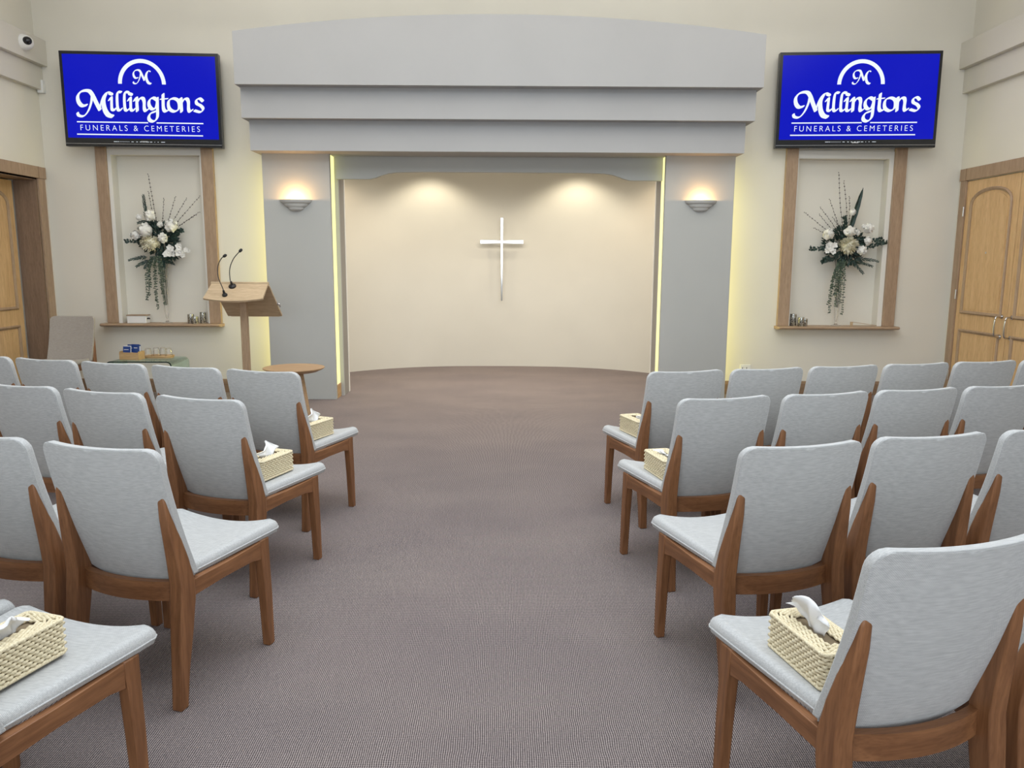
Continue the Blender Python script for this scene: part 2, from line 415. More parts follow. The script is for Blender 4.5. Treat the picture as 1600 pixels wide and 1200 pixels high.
# stepped lintel
def lintel():
    bm = bmesh.new()
    box(bm, -2.555, 2.363, 7.95, 8.60, 2.545, 2.835)
    box(bm, -2.588, 2.417, 7.83, 8.60, 2.835, 3.122)
    x0, x1 = -2.60, 2.447; zb = 3.122; zs, zc = 3.60, 3.765; cx = (x0+x1)/2; hw = (x1-x0)/2
    h = zc-zs; Rr = (hw*hw+h*h)/(2*h)
    arc = [(cx+hw*(1-2*i/40), 0) for i in range(41)]
    arc = [(x, zc-Rr+math.sqrt(Rr*Rr-(x-cx)**2)) for x, _ in arc]
    prism_xz(bm, [(x0, zb), (x1, zb)]+arc, 7.71, 8.60)
    return bm
struct('trim_6', lintel(), paint('lintel_grey_paint', (.395, .396, .400)))

# ================================================================== DOORS
def mould_path(bm, pts, X, s, w=.022, d=.014, closed=True):
    """raised moulding following (y,z) points on plane x=X, projecting s*d"""
    n = len(pts); prof = [(-w/2, 0), (-w/2, .5), (-w*.15, 1), (w*.15, .7), (w/2, .3), (w/2, 0)]; rings = []
    for i, p in enumerate(pts):
        a = Vector(pts[i-1]) if (i or closed) else Vector(p); b = Vector(pts[(i+1) % n]) if (i < n-1 or closed) else Vector(p)
        t1 = (Vector(p)-a); t2 = (b-Vector(p))
        t1 = t1.normalized() if t1.length else t2.normalized(); t2 = t2.normalized() if t2.length else t1
        t = (t1+t2).normalized(); nn = Vector((-t.y, t.x)); k = 1/max(.4, t.dot(t1))
        rings.append([bm.verts.new((X+s*d*h, p[0]+nn.x*o*k, p[1]+nn.y*o*k)) for o, h in prof])
    for i in range(n if closed else n-1):
        A, D = rings[i], rings[(i+1) % n]
        for k in range(len(prof)-1): bm.faces.new((A[k], A[k+1], D[k+1], D[k]))
def leaf(nm, X, s, y0, y1, z1, par, thick=.045, handle=None):
    """door leaf whose room face is at x=X, room is on side s"""
    o = obj('door_leaf', B(min(X, X-s*thick), max(X, X-s*thick), y0, y1, .01, z1), BEECH, par, bevel=.002)
    lo, hi = y0+.105, y1-.105
    cy = (lo+hi)/2; hw = (hi-lo)/2; za, zp = z1-.27, z1-.11
    arch = [(cy+hw*cos(a), za+(zp-za)*sin(a)**.8) for a in [pi*i/14 for i in range(15)]]
    up = [(hi, .955)]+arch+[(lo, .955)]
    bm = bmesh.new(); mould_path(bm, up, X, s, .034, .020); obj('upper_moulding', bm, BEECH_TRIM, o, smooth=True, auto=40)
    sh = [(cy+(y-cy)*.86, 1.57+(z-1.57)*.94) for y, z in up]
    bm = bmesh.new(); v = [bm.verts.new((X+s*.004, y, z)) for y, z in sh]; v2 = [bm.verts.new((X, y, z)) for y, z in sh]
    bm.faces.new(v)
    for i in range(len(v)): bm.faces.new((v[i], v[(i+1) % len(v)], v2[(i+1) % len(v)], v2[i]))
    obj('raised_panel', bm, BEECH, o)
    dn = [(hi, .13), (hi, .755), (lo, .755), (lo, .13)]
    bm = bmesh.new(); mould_path(bm, dn, X, s, .034, .020); obj('lower_moulding', bm, BEECH_TRIM, o, smooth=True, auto=40)
    obj('raised_panel', B(min(X, X+s*.004), max(X, X+s*.004), lo+.05, hi-.05, .18, .705), BEECH, o)
    if handle:
        bm = bmesh.new(); yh = handle
        P = catmull([(X, yh, .95), (X+s*.045, yh, .95), (X+s*.066, yh, .93), (X+s*.072, yh, .85), (X+s*.066, yh, .77), (X+s*.045, yh, .75), (X, yh, .75)], 5)
        tube(bm, P, .009, 10)
        for z in (.95, .75):
            tube(bm, [(X+s*.0, yh, z), (X+s*.008, yh, z)], .022, 14)
        obj('pull_handle', bm, CHROME, o, smooth=True, auto=50)
    return o
# right pair, flush with the wall
d1 = thing('door_1', '', ''); del d1['label']; del d1['category']; d1['kind'] = 'structure'
bm = B((XR-.022, XR+.06, 8.44, 8.545, 0, 2.345), (XR-.022, XR+.06, 6.575, 6.68, 0, 2.345), (XR-.028, XR+.06, 6.56, 8.56, 2.345, 2.47))
obj('door_frame', bm, BEECH_TRIM, d1, bevel=.003)
obj('frame_joint', B(XR-.031, XR-.026, 8.440, 8.444, 2.345, 2.47), SKIRT, d1)
l1 = leaf('a', XR-.004, -1, 7.564, 8.437, 2.335, d1, handle=7.64)
l2 = leaf('b', XR-.004, -1, 6.684, 7.556, 2.335, d1, handle=7.48)
for z in (2.02, 1.14, .25):
    bm = bmesh.new(); tube(bm, [(XR-.026, 8.438, z-.05), (XR-.026, 8.438, z+.05)], .008, 10)
    obj('hinge', bm, STEEL, l1, smooth=True, auto=50)
bm = bmesh.new(); tube(bm, [(XR-.010, 8.0, 1.58), (XR-.002, 8.0, 1.58)], .011, 12); obj('peephole', bm, STEEL, l1)
# left pair, set back in a deep timber reveal
d2 = thing('door_2', '', ''); del d2['label']; del d2['category']; d2['kind'] = 'structure'
bm = B((XL-.02, XL+.022, 8.425, 8.545, 0, 2.315), (XL-.02, XL+.022, 6.58, 6.70, 0, 2.315), (XL-.02, XL+.028, 6.56, 8.56, 2.315, 2.435))
obj('door_frame', bm, BEECH_TRIM, d2, bevel=.003)
obj('frame_joint', B(XL+.026, XL+.031, 8.425, 8.429, 2.315, 2.435), SKIRT, d2)
bm = B((XL-.24, XL-.0, 8.405, 8.425, 0, 2.315), (XL-.24, XL-.0, 6.70, 6.72, 0, 2.315), (XL-.24, XL-.0, 6.72, 8.405, 2.295, 2.315))
obj('reveal', bm, wood('reveal_timber', (.21, .14, .095), (.28, .195, .135), 'z', .5), d2)
leaf('c', XL-.235, 1, 7.545, 8.375, 2.285, d2); leaf('d', XL-.235, 1, 6.73, 7.54, 2.285, d2)
obj('gap_shade_sheet', B(XL-.34, XL-.30, 6.70, 8.42, 0, 2.31), BLACK, d2)  # black sheet standing in for the shade around the recessed leaves

# ================================================================== NICHES (timber uprights, white frame, shelf)
def niche(nm, h, s0, s1, sill):
    t = thing(nm, '', ''); del t['label']; del t['category']; t['kind'] = 'structure'
    for x0, x1 in (s0, s1):
        obj('timber_upright', B(x0, x1, YW-.045, YW, .775, 2.78), BEECH_TRIM, t, bevel=.004)
    fx0, fx1 = s0[1], s1[0]
    bm = B((fx0, h[0], YW-.012, YW, .775, 2.66), (h[1], fx1, YW-.012, YW, .775, 2.66), (h[0], h[1], YW-.012, YW, h[3], 2.66))
    obj('white_frame', bm, WHITE, t)
    bm = bmesh.new(); xa, xb = sill
    prof = [(YW-.13, .745), (YW-.145, .752), (YW-.148, .760), (YW-.145, .768), (YW-.13, .775)]
    P = [(xa+.02, 0), ]
    # rounded nose board
    ring = []
    for x, inset in ((xa, .02), (xa+.012, .004), (xa+.03, 0), (xb-.03, 0), (xb-.012, .004), (xb, .02)):
        ring.append([(x, YW, .745), (x, YW-.13+inset, .745), (x, YW-.145+inset, .752), (x, YW-.149+inset, .760), (x, YW-.145+inset, .768), (x, YW-.13+inset, .775), (x, YW, .775)])
    loft(bm, ring)
    box(bm, h[0], h[1], YW, YW+.118, .765, .7755)
    obj('sill', bm, BEECH_TRIM_X, t)
    return t
niche('window_recess_left', NL, (-4.413, -4.300), (-3.285, -3.158), (-4.46, -3.14))
niche('window_recess_right', NR, (3.004, 3.132), (4.179, 4.307), (2.985, 4.335))
for o in bpy.data.objects:
    if o.name == 'window_recess_left': o.name = 'trim_7'
    if o.name == 'window_recess_right': o.name = 'trim_8'

# ================================================================== TELEVISIONS
K = .00163
def nib(bm, pts, wdt, y, ang=R(38), thin=.32, k=5, closed=False):
    pts = catmull([(p[0], p[1], 0) for p in pts], k, closed)
    if closed: pts.append(pts[0])
    def ell(p):
        out = []
        for i in range(10):
            a = 2*pi*i/10; ex, ey = wdt*.5*cos(a), wdt*.5*thin*sin(a)
            out.append((p.x+ex*cos(ang)-ey*sin(ang), p.y-(ex*sin(ang)+ey*cos(ang))))
        return out
    def put(poly):
        vs = [bm.verts.new(((x-570)*K, y, (630-z)*K)) for x, z in poly]
        try: bm.faces.new(vs)
        except ValueError: pass
    def hull(P):
        P = sorted(set((round(a, 4), round(b, 4)) for a, b in P)); lo = []; up = []
        for q in P:
            while len(lo) > 1 and (lo[-1][0]-lo[-2][0])*(q[1]-lo[-2][1])-(lo[-1][1]-lo[-2][1])*(q[0]-lo[-2][0]) <= 0: lo.pop()
            lo.append(q)
        for q in reversed(P):
            while len(up) > 1 and (up[-1][0]-up[-2][0])*(q[1]-up[-2][1])-(up[-1][1]-up[-2][1])*(q[0]-up[-2][0]) <= 0: up.pop()
            up.append(q)
        return lo[:-1]+up[:-1]
    for a, b in zip(pts, pts[1:]): put(hull(ell(a)+ell(b)))
MP = [[(226, 668), (200, 672), (180, 648), (178, 612), (204, 584), (246, 580), (268, 604), (288, 650), (308, 694)],
      [(266, 604), (258, 650), (236, 702), (206, 734), (176, 732), (168, 716)],
      [(308, 694), (320, 645), (340, 604), (368, 586), (388, 596)],
      [(352, 596), (334, 640), (338, 690), (356, 724), (382, 734)]]
def tv_logo(y):
    bm = bmesh.new()
    for i, p in enumerate(MP): nib(bm, p, (27, 21, 14, 33)[i], y, thin=.35)
    for i, p in enumerate(MP): nib(bm, [(525+(a-165)*.5, 447+(b-575)*.53) for a, b in p], (14, 11, 8, 17)[i], y, thin=.35)
    W = 27
    def pl(p, w_=None, **k): nib(bm, p, w_ or W, y, **k)
    W = 22; pl([(370, 634), (384, 618), (383, 660), (383, 690), (397, 696), (404, 686)], W); pl([(376, 594), (388, 598)], 22, thin=.8)
    for dx in (0, 45): pl([(446+dx, 586), (428+dx, 584), (420+dx, 610), (418+dx, 660), (420+dx, 690), (432+dx, 697), (444+dx, 686)])
    pl([(488, 634), (502, 618), (501, 660), (501, 690), (514, 697), (524, 686)]); pl([(498, 594), (510, 598)], 22, thin=.8)
    W = 25
    for dx in (0, 276):
        pl([(526+dx, 634), (540+dx, 618), (540+dx, 660), (540+dx, 698)]); pl([(542+dx, 646), (560+dx, 622), (578+dx, 620), (586+dx, 640), (584+dx, 680), (592+dx, 697), (606+dx, 688)])
    pl([(664, 628), (642, 616), (618, 634), (616, 664), (634, 686), (656, 676), (667, 645)]); pl([(668, 618), (666, 680), (662, 735), (640, 760), (616, 756), (608, 736), (622, 712), (652, 700)])
    pl([(706, 594), (704, 640), (704, 682), (716, 698), (736, 688)]); pl([(688, 624), (734, 620)], 12)
    pl([(770, 618), (739, 634), (739, 678), (769, 698), (800, 680), (800, 634)], 24, closed=True)
    pl([(952, 632), (934, 616), (912, 626), (914, 647), (938, 660), (952, 680), (934, 699), (898, 690)], 22)
    # arch
    def P(x, z): return bm.verts.new(((x-570)*K, y, (630-z)*K))
    n = 30; A = [P(580+148*cos(pi*i/n), 534-152*sin(pi*i/n)) for i in range(n+1)]; D = [P(580+124*cos(pi*i/n), 534-128*sin(pi*i/n)) for i in range(n+1)]
    for i in range(n): bm.faces.new((A[i], A[i+1], D[i+1], D[i]))
    for x0, x1, z in ((160, 602, 770), (655, 948, 770), (155, 942, 846)):
        bm.faces.new([P(x0, z-3.5), P(x1, z-3.5), P(x1, z+3.5), P(x0, z+3.5)])
    return bm
def screen_text(parent, y):
    cu = bpy.data.curves.new('t', 'FONT'); cu.body = 'FUNERALS & CEMETERIES'; cu.space_character = 1.45; cu.size = 1; cu.align_x = 'CENTER'; cu.offset = -.012
    t = bpy.data.objects.new('t', cu); C.objects.link(t); bpy.context.view_layer.update()
    me = bpy.data.meshes.new_from_object(t.evaluated_get(bpy.context.evaluated_depsgraph_get()))
    bpy.data.objects.remove(t)
    xs = [v.co.x for v in me.vertices]; ys = [v.co.y for v in me.vertices]
    wx = 745*K/(max(xs)-min(xs)); wz = 34*K/(max(ys)-min(ys)); mx = (max(xs)+min(xs))/2; mn = min(ys)
    for v in me.vertices: v.co = Vector(((v.co.x-mx)*wx+(552-570)*K, y, (630-822)*K+(v.co.y-mn)*wz))
    me.materials.clear(); me.materials.append(LOGO)
    o = bpy.data.objects.new('screen_lettering', me); C.objects.link(o); o.parent = parent
    return o
def television(loc, rz, w, h, label):
    t = thing('television', label, 'television', loc, rz, 'wall televisions')
    hw, hh = w/2, h/2
    obj('housing', B(-hw, hw, -.03, .045, -hh, hh), PLBLACK, t, bevel=.004)
    bz = .032; bb = .085
    obj('screen', B(-hw+bz, hw-bz, -.0315, -.0295, -hh+bb, hh-bz), SCREEN, t)
    lg = obj('screen_logo', tv_logo(-.0330), LOGO, t)
    tx = screen_text(t, -.0330)
    bm = bmesh.new()
    for x0, x1 in ((380, 402), (404, 412), (414, 480), (490, 504), (520, 530), (542, 552), (562, 574), (582, 600), (606, 620), (634, 638), (654, 660), (676, 700)):
        z = (630-889)*K; dz = .0022 if x1-x0 < 40 else .0008
        bm.faces.new([bm.verts.new(p) for p in (((x0-570)*K, -.0325, z-dz), ((x1-570)*K, -.0325, z-dz), ((x1-570)*K, -.0325, z+dz), ((x0-570)*K, -.0325, z+dz))])
    obj('screen_menu_marks', bm, LOGO, t)
    obj('maker_badge', B(-.034, .034, -.0325, -.030, -hh+.048, -hh+.058), STEEL, t)
    obj('lower_trim', B(-hw+.004, hw-.004, -.0325, -.028, -hh+.026, -hh+.029), STEEL, t)
    obj('wall_bracket', B(-.25, .25, .046, .135, -.2, .2), BLACK, t)
    return t
television((-3.806, 8.43, 3.108), R(3.0), 1.60, .945, 'wall television with blue logo screen, the left one, near the white dome camera')
television((3.662, 8.43, 3.152), R(-4.0), 1.645, .965, 'wall television with blue logo screen, the right one, near the chrome-handled doors')

# ================================================================== SCONCES, CAMERA, SWITCHES
def sconce(x, z, pw, label):
    t = thing('wall_sconce', label, 'wall lamp', (x, 8.148, z), 0, 'plaster sconces on the pillars')
    prof = [(.012, -.112), (.050, -.108), (.074, -.096), (.084, -.080), (.084, -.074), (.098, -.072), (.116, -.058), (.124, -.044), (.124, -.038), (.138, -.036), (.156, -.024), (.164, -.008), (.166, 0), (.158, 0), (.150, -.006), (.110, -.050), (.06, -.075), (.005, -.08)]
    bm = bmesh.new(); lathe(bm, prof, 28, (0, 0, 0), pi, 2*pi, 1, .62)
    obj('bowl', bm, PLASTER, t, smooth=True, auto=35)
    bm = bmesh.new(); tube(bm, [(-.035, -.048, -.032), (.035, -.048, -.032)], .010, 10); obj('bulb', bm, BULB, t, smooth=True)
    l = bpy.data.lights.new('sconce_lamp', 'POINT'); l.energy = pw; l.color = (1, .56, .20); l.shadow_soft_size = .02
    lo = bpy.data.objects.new('sconce_lamp', l); C.objects.link(lo); lo.parent = t; lo.location = (0, -.074, -.004)
sconce(-2.176, 2.083, 5, 'stepped plaster sconce glowing warm on the left pillar, above the lectern')
sconce(1.995, 2.097, 3.2, 'stepped plaster sconce glowing warm on the right pillar')

t = thing('security_camera', 'white dome security camera with dark lens on the left cornice', 'security camera', (XL+.12, 8.20, 3.615))
bm = bmesh.new()
lathe(bm, [(.062, 0), (.062, .012), (.058, .03), (.048, .052), (.035, .066), (.02, .074), (.002, .077)], 24)
for v in bm.verts: v.co = Vector((v.co.z*1.25, v.co.x*1.25, v.co.y*1.25))
obj('dome_housing', bm, PLASTIC, t, smooth=True, auto=40)
bm = bmesh.new(); ball(bm, (.066, -.040, .004), .040, 16, (1.1, 1, 1)); obj('dark_lens', bm, PLBLACK, t, smooth=True)
t = thing('sensor_box', 'small white sensor box on the left corner below the cornice', 'sensor', (XL+.045, YW-.0, 3.27))
obj('housing', B(-.03, .035, -.05, 0, -.065, .065), PLASTIC, t, bevel=.004)
obj('button', B(-.012, .016, -.054, -.05, -.03, .01), WHITE, t)
t = thing('power_socket', 'white power socket low on the wall behind the right-hand front chairs', 'socket', (2.685, YW, .300))
obj('plate', B(-.058, .058, -.010, 0, -.036, .036), PLASTIC, t, bevel=.003)
bm = B((-.035, -.028, -.0115, -.0101, -.012, .006), (.012, .019, -.0115, -.0101, -.012, .006)); obj('sockets', bm, BLACK, t)
t = thing('door_stop', 'small black door stop on the right skirting board', 'door stop', (4.06, YW-.018, .07))
bm = bmesh.new(); tube(bm, [(0, 0, 0), (0, -.03, 0)], .008, 10); obj('stem', bm, STEEL, t)
bm = bmesh.new(); ball(bm, (0, -.042, 0), .020, 12); obj('rubber_tip', bm, BLACK, t, smooth=True)

# ================================================================== CROSS
t = thing('wall_cross', 'slim polished chrome cross hanging on the curved alcove wall', 'cross', (-.074, 10.83, 1.738))
bm = bmesh.new()
hexa(bm, [(-.011, -.010, -.806), (.011, -.010, -.806), (.011, .010, -.806), (-.011, .010, -.806)], [(-.019, -.010, .328), (.019, -.010, .328), (.019, .010, .328), (-.019, .010, .328)])
obj('upright', bm, CHROME, t, bevel=.002)
bm = bmesh.new()
for s in (-1, 1):
    hexa(bm, [(0, -.014, -.018), (0, .008, -.018), (0, .008, .020), (0, -.014, .020)], [(s*.298, -.012, -.025), (s*.298, .008, -.025), (s*.298, .008, .027), (s*.298, -.012, .027)])
obj('crossbar', bm, CHROME, t, bevel=.002)
bm = bmesh.new(); tube(bm, [(0, .008, -.3), (0, .068, -.3)], .008, 8); tube(bm, [(0, .008, .2), (0, .068, .2)], .008, 8); obj('wall_pin', bm, STEEL, t)

# ================================================================== CHAIRS
def chair(fab, label):
    t = thing('dining_chair', label, 'chair')
    # seat cushion: saddle-shaped
    nx, ny = 18, 14
    def sx(v): return .200+.046*v
    def outline(u, v, ins=0):
        y = -.100+.480*v; hw = sx(v); d = .380-y; cr = .032
        if d < cr: hw -= cr-math.sqrt(max(0, cr*cr-(cr-d)**2))
        y += .010*(1-u*u)*(v**3)
        x = u*hw
        return x*(1-ins/.22), (.13+(y-.13)*(1-ins/.24))
    def rise(u, v): return .033*u*u*(.45+.55*v)
    def ztop(u, v): return .441+rise(u, v)*.92
    us_ = [-1+2*i/nx for i in range(nx+1)]; vs_ = [j/ny for j in range(ny-1)]+[.955, .985, 1.0]; ny = len(vs_)-1
    bm = bmesh.new(); top = [[bm.verts.new((*outline(u, v, .013), ztop(u, v))) for v in vs_] for u in us_]
    for i in range(nx):
        for j in range(ny): bm.faces.new((top[i][j], top[i+1][j], top[i+1][j+1], top[i][j+1]))
    loop = [(0, j) for j in range(ny)]+[(i, ny) for i in range(nx)]+[(nx, j) for j in range(ny, 0, -1)]+[(i, 0) for i in range(nx, 0, -1)]
    prev = [top[i][j] for i, j in loop]; pipe = []
    for ins, f_ in ((.0055, .86), (.0008, .62), (.0, .42), (.003, .12), (.012, 0)):
        ring = []
        for i, j in loop:
            u, v = us_[i], vs_[j]; zb = .404+rise(u, v)*.55; ring.append(bm.verts.new((*outline(u, v, ins), zb+(ztop(u, v)-zb)*f_)))
        for a in range(len(ring)): b = (a+1) % len(ring); bm.faces.new((prev[a], prev[b], ring[b], ring[a]))
        if f_ == .42: pipe = [tuple(v.co) for v in ring[:ny+nx+ny+1]]
        prev = ring
    bm.faces.new(prev)
    s = obj('seat', bm, fab, t, smooth=True, auto=75)
    bm = bmesh.new(); tube(bm, pipe, .0030, 6); obj('piping', bm, fab, s, smooth=True)
    # backrest: concave panel with rounded top corners
    bm = bmesh.new(); nu, nv = 18, 14; th = .030
    def bp(u, v, back):
        z0 = .432-.045*(1-u*u); z = z0+(.884-z0)*v; hw = .2245
        cr = .042     # corner radius
        zt = z
        if v > 0:
            d = (.884-z)
            if d < cr: hw -= cr-math.sqrt(max(0, cr*cr-(cr-d)**2))
        x = u*hw
        if v > .999: z += 0
        zz = z-.004*(1-u*u)*v
        lean = -.088-.128*((z-.442)/.435)-.012*sin(pi*v)
        y = lean-.032*(1-(x/.2245)**2)
        y += -th/2 if back else th/2
        yy = .012*max(0, 1-abs(v-.5)/.5)*(0 if back else 1)
        return (x, y+yy*(1-u*u), zz)
    us = [-1+2*i/nu for i in range(nu+1)]; vs = [j/nv for j in range(nv-2)]+[]; vs = sorted(set(v for v in vs if v < .87))+[.90, .93, .955, .975, .99, 1.0]
    nv = len(vs)-1
    Fr = [[bm.verts.new(bp(u, v, 0)) for v in vs] for u in us]; Bk = [[bm.verts.new(bp(u, v, 1)) for v in vs] for u in us]
    for i in range(nu):
        for j in range(nv):
            bm.faces.new((Fr[i][j], Fr[i+1][j], Fr[i+1][j+1], Fr[i][j+1])); bm.faces.new((Bk[i][j], Bk[i][j+1], Bk[i+1][j+1], Bk[i+1][j]))
    for i in range(nu):
        bm.faces.new((Fr[i][0], Bk[i][0], Bk[i+1][0], Fr[i+1][0])); bm.faces.new((Fr[i][nv], Fr[i+1][nv], Bk[i+1][nv], Bk[i][nv]))
    for j in range(nv):
        bm.faces.new((Fr[0][j], Fr[0][j+1], Bk[0][j+1], Bk[0][j])); bm.faces.new((Fr[nu][j], Bk[nu][j], Bk[nu][j+1], Fr[nu][j+1]))
    bk = obj('backrest', bm, fab, t, smooth=True, auto=60); bv = bk.modifiers.new('b', 'BEVEL'); bv.width = .006; bv.segments = 2; bv.limit_method = 'ANGLE'; bv.angle_limit = R(50)
    path = [bp(-1, v, 1) for v in vs]+[bp(u, 1, 1) for u in us[1:-1]]+[bp(1, v, 1) for v in vs[::-1]]
    path = [(x*.992, y+.004, z-.002) for x, y, z in path]
    bm = bmesh.new(); tube(bm, path, .0030, 6); obj('piping', bm, fab, bk, smooth=True)
    # rear legs rising into pointed stiles
    for s in (-1, 1):
        bm = bmesh.new()
        # (z, y_front, y_back, x_in, x_out)
        prof = [(0, -.166, -.203, .193, .231), (.12, -.150, -.197, .194, .232), (.26, -.124, -.186, .190, .236), (.36, -.107, -.176, .187, .237), (.42, -.106, -.170, .186, .236),
                (.50, -.123, -.178, .186, .232), (.58, -.147, -.189, .187, .226), (.65, -.167, -.198, .187, .221), (.705, -.182, -.202, .189, .217), (.724, -.190, -.200, .190, .213)]
        loft(bm, [[(s*xi, yf, z), (s*xo, yf, z), (s*xo, yb, z), (s*xi, yb, z)] for z, yf, yb, xi, xo in prof])
        obj('rear_leg', bm, TEAK, t, smooth=True, auto=50, bevel=.006)
    for s in (-1, 1):
        bm = bmesh.new()
        prof = [(0, .302, .268, .214, .246), (.20, .303, .262, .209, .244), (.34, .303, .258, .203, .240), (.40, .303, .250, .199, .239), (.425, .303, .250, .199, .239)]
        loft(bm, [[(s*xi, yf, z), (s*xo, yf, z), (s*xo, yb, z), (s*xi, yb, z)] for z, yf, yb, xi, xo in prof])
        obj('front_leg', bm, TEAK, t, smooth=True, auto=50, bevel=.004)
    for s in (-1, 1):
        bm = bmesh.new()
        loft(bm, [[(s*a, y, z0), (s*b, y, z0), (s*b, y, z1), (s*a, y, z1)] for y, a, b, z0, z1 in ((-.115, .200, .228, .362, .418), (.05, .208, .232, .366, .416), (.20, .212, .235, .362, .419), (.252, .212, .237, .352, .422))])
        obj('side_rail', bm, TEAK_Y, t, bevel=.002)
    obj('front_rail', B(-.20, .20, .268, .290, .355, .412), TEAK_X, t, bevel=.002)
    bm = bmesh.new(); secs = []
    for i in range(17):
        u = -1+2*i/16; x = .19*u; y = -.112-.036*(1-u*u)
        secs.append([(x, y, .352), (x, y-.024, .352), (x, y-.024, .418), (x, y, .418)])
    loft(bm, secs); obj('curved_back_rail', bm, TEAK_X, t, smooth=True, auto=50)
    return t
ROW = {'1': 'front row', '2': 'second row', '3': 'third row', '4': 'nearest row'}
SIDE = {'L': 'left block', 'R': 'right block'}
POS = {'a': 'on the aisle', 'b': 'second from the aisle', 'c': 'third from the aisle', 'd': 'fourth from the aisle', 'e': 'fifth from the aisle', 'f': 'sixth from the aisle'}
BOXES = {'L1a', 'L2a', 'L4a', 'R1a', 'R2a', 'R4a'}
chairs = [
 ('L3a', -1.217, 2.587, -17.1), ('L2a', -1.243, 3.456, -18.7), ('L1a', -1.237, 4.291, -18.1), ('R3a', .903, 2.642, 15.1), ('R2a', .895, 3.518, 15.6), ('R1a', .917, 4.350, 15.0),
 ('L1b', -1.710, 4.440, -17.8), ('L1c', -2.184, 4.592, -18.0), ('L1d', -2.658, 4.744, -17.8), ('L1e', -3.132, 4.896, -17.5), ('L2b', -1.737, 3.620, -18.9), ('L2c', -2.215, 3.784, -18.0),
 ('L3b', -1.716, 2.741, -17.0), ('L4a', -1.290, 1.700, -17.0), ('L4b', -1.775, 1.86, -17.0), ('R1b', 1.401, 4.465, 14.5), ('R1c', 1.882, 4.585, 14.4), ('R1d', 2.364, 4.707, 14.7), ('R1e', 2.846, 4.827, 14.3), ('R1f', 3.328, 4.948, 14.0),
 ('R2b', 1.386, 3.640, 16.5), ('R2c', 1.870, 3.765, 14.8), ('R2d', 2.350, 3.885, 15.0), ('R3b', 1.405, 2.785, 13.5), ('R3c', 1.900, 2.905, 16.0), ('R4a', .902, 1.759, 14.9), ('R4b', 1.400, 1.890, 14.0)]
proto = chair(FABRIC, 'x')
for i, (k, x, y, r) in enumerate(chairs):
    o = proto if i == 0 else copy_tree(proto)
    o.location = (x, y, 0); o.rotation_euler = (0, 0, R(r))
    tail = ', holding a tissue box' if k in BOXES else (', empty seat' if k[2] == 'a' else '')
    o['label'] = 'pale grey chair, %s, %s, %s%s' % (SIDE[k[0]], ROW[k[1]], POS[k[2]], tail)
    o['category'] = 'chair'; o['group'] = 'grey chairs in rows either side of the aisle'
bc = chair(BEIGE, 'beige upholstered timber chair facing the room in the left corner by the door')
bc.location = (-4.52, 7.87, 0); bc.rotation_euler = (0, 0, R(183))

# ================================================================== TISSUE BOXES
def basket_mesh():
    bm = bmesh.new(); Lx, Ly, H = .062, .120, .092; nr = 10
    def rr(ax, ay, rad, n=5):
        out = []
        for cx, cy, a0 in ((ax-rad, ay-rad, 0), (-ax+rad, ay-rad, pi/2), (-ax+rad, -ay+rad, pi), (ax-rad, -ay+rad, 3*pi/2)):
            for i in range(n+1): a = a0+pi/2*i/n; out.append((cx+rad*cos(a), cy+rad*sin(a), cos(a), sin(a)))
        return out
    def ringpts(ax, ay, rad, z, phase, amp, step=.0105, vert=False):
        base = rr(ax, ay, rad); P = [Vector((p[0], p[1])) for p in base]; Nn = [Vector((p[2], p[3])) for p in base]; m = len(P)
        seg = [(P[(i+1) % m]-P[i]).length for i in range(m)]; tot = sum(seg); cnt = max(8, int(tot/step)//2*2); out = []; d = 0; i = 0
        for k in range(cnt):
            s = tot*k/cnt
            while d+seg[i] < s-1e-9: d += seg[i]; i += 1
            f_ = (s-d)/seg[i] if seg[i] > 1e-9 else 0
            p = P[i].lerp(P[(i+1) % m], f_); n_ = Nn[i].lerp(Nn[(i+1) % m], f_).normalized()
            o = amp*(1 if (k//1+phase) % 2 else -1)
            if vert: out.append((p.x, p.y, z+o))
            else: out.append((p.x+n_.x*o, p.y+n_.y*o, z))
        return out
    for r_ in range(nr):
        z = .006+r_*(H-.010)/(nr-1)
        tube(bm, ringpts(Lx-.003, Ly-.003, .012, z, r_, .0034), .0046, 6, closed=True)
    k = 0; ax, ay = Lx-.010, Ly-.010
    while ax > .022:
        tube(bm, ringpts(ax, ay, .008, H, k, .0024, vert=True), .0045, 6, closed=True)
        ax -= .0098; ay -= .0098; k += 1
    tube(bm, ringpts(Lx-.002, Ly-.002, .012, H-.001, 0, 0), .0052, 6, closed=True)
    tube(bm, ringpts(Lx-.002, Ly-.002, .012, .004, 0, 0), .0052, 6, closed=True)
    return bm
def tissue_mesh(seed, hgt, lean):
    """crumpled sheet pulled up through the slot, folded to a peak and drooping over one side"""
    rnd = random.Random(seed); bm = bmesh.new(); n = 18; m = 12; g = []
    ph = [rnd.uniform(0, 6.28) for _ in range(4)]; pk = rnd.uniform(-.3, .3)
    for i in range(n+1):
        u = -1+2*i/n; row = []
        top = hgt*(1-.62*abs(u-pk)**.8)
        for j in range(m+1):
            v = j/m; wd = .026+.042*math.sin(v*1.9)
            x = .012*sin(4.2*u+ph[0])*(.4+v)+.004*sin(11*u+ph[1])*v+.003*sin(13*v+5*u+ph[3])+lean[0]*v**1.6
            y = u*wd+lean[1]*v**1.6+.004*sin(7*v+ph[2])
            z = top*math.sin(min(v, 1)*pi*.62)/.93-.004*(1-v)
            row.append(bm.verts.new((x, y, z)))
        g.append(row)
    for i in range(n):
        for j in range(m): bm.faces.new((g[i][j], g[i+1][j], g[i+1][j+1], g[i][j+1]))
    return bm
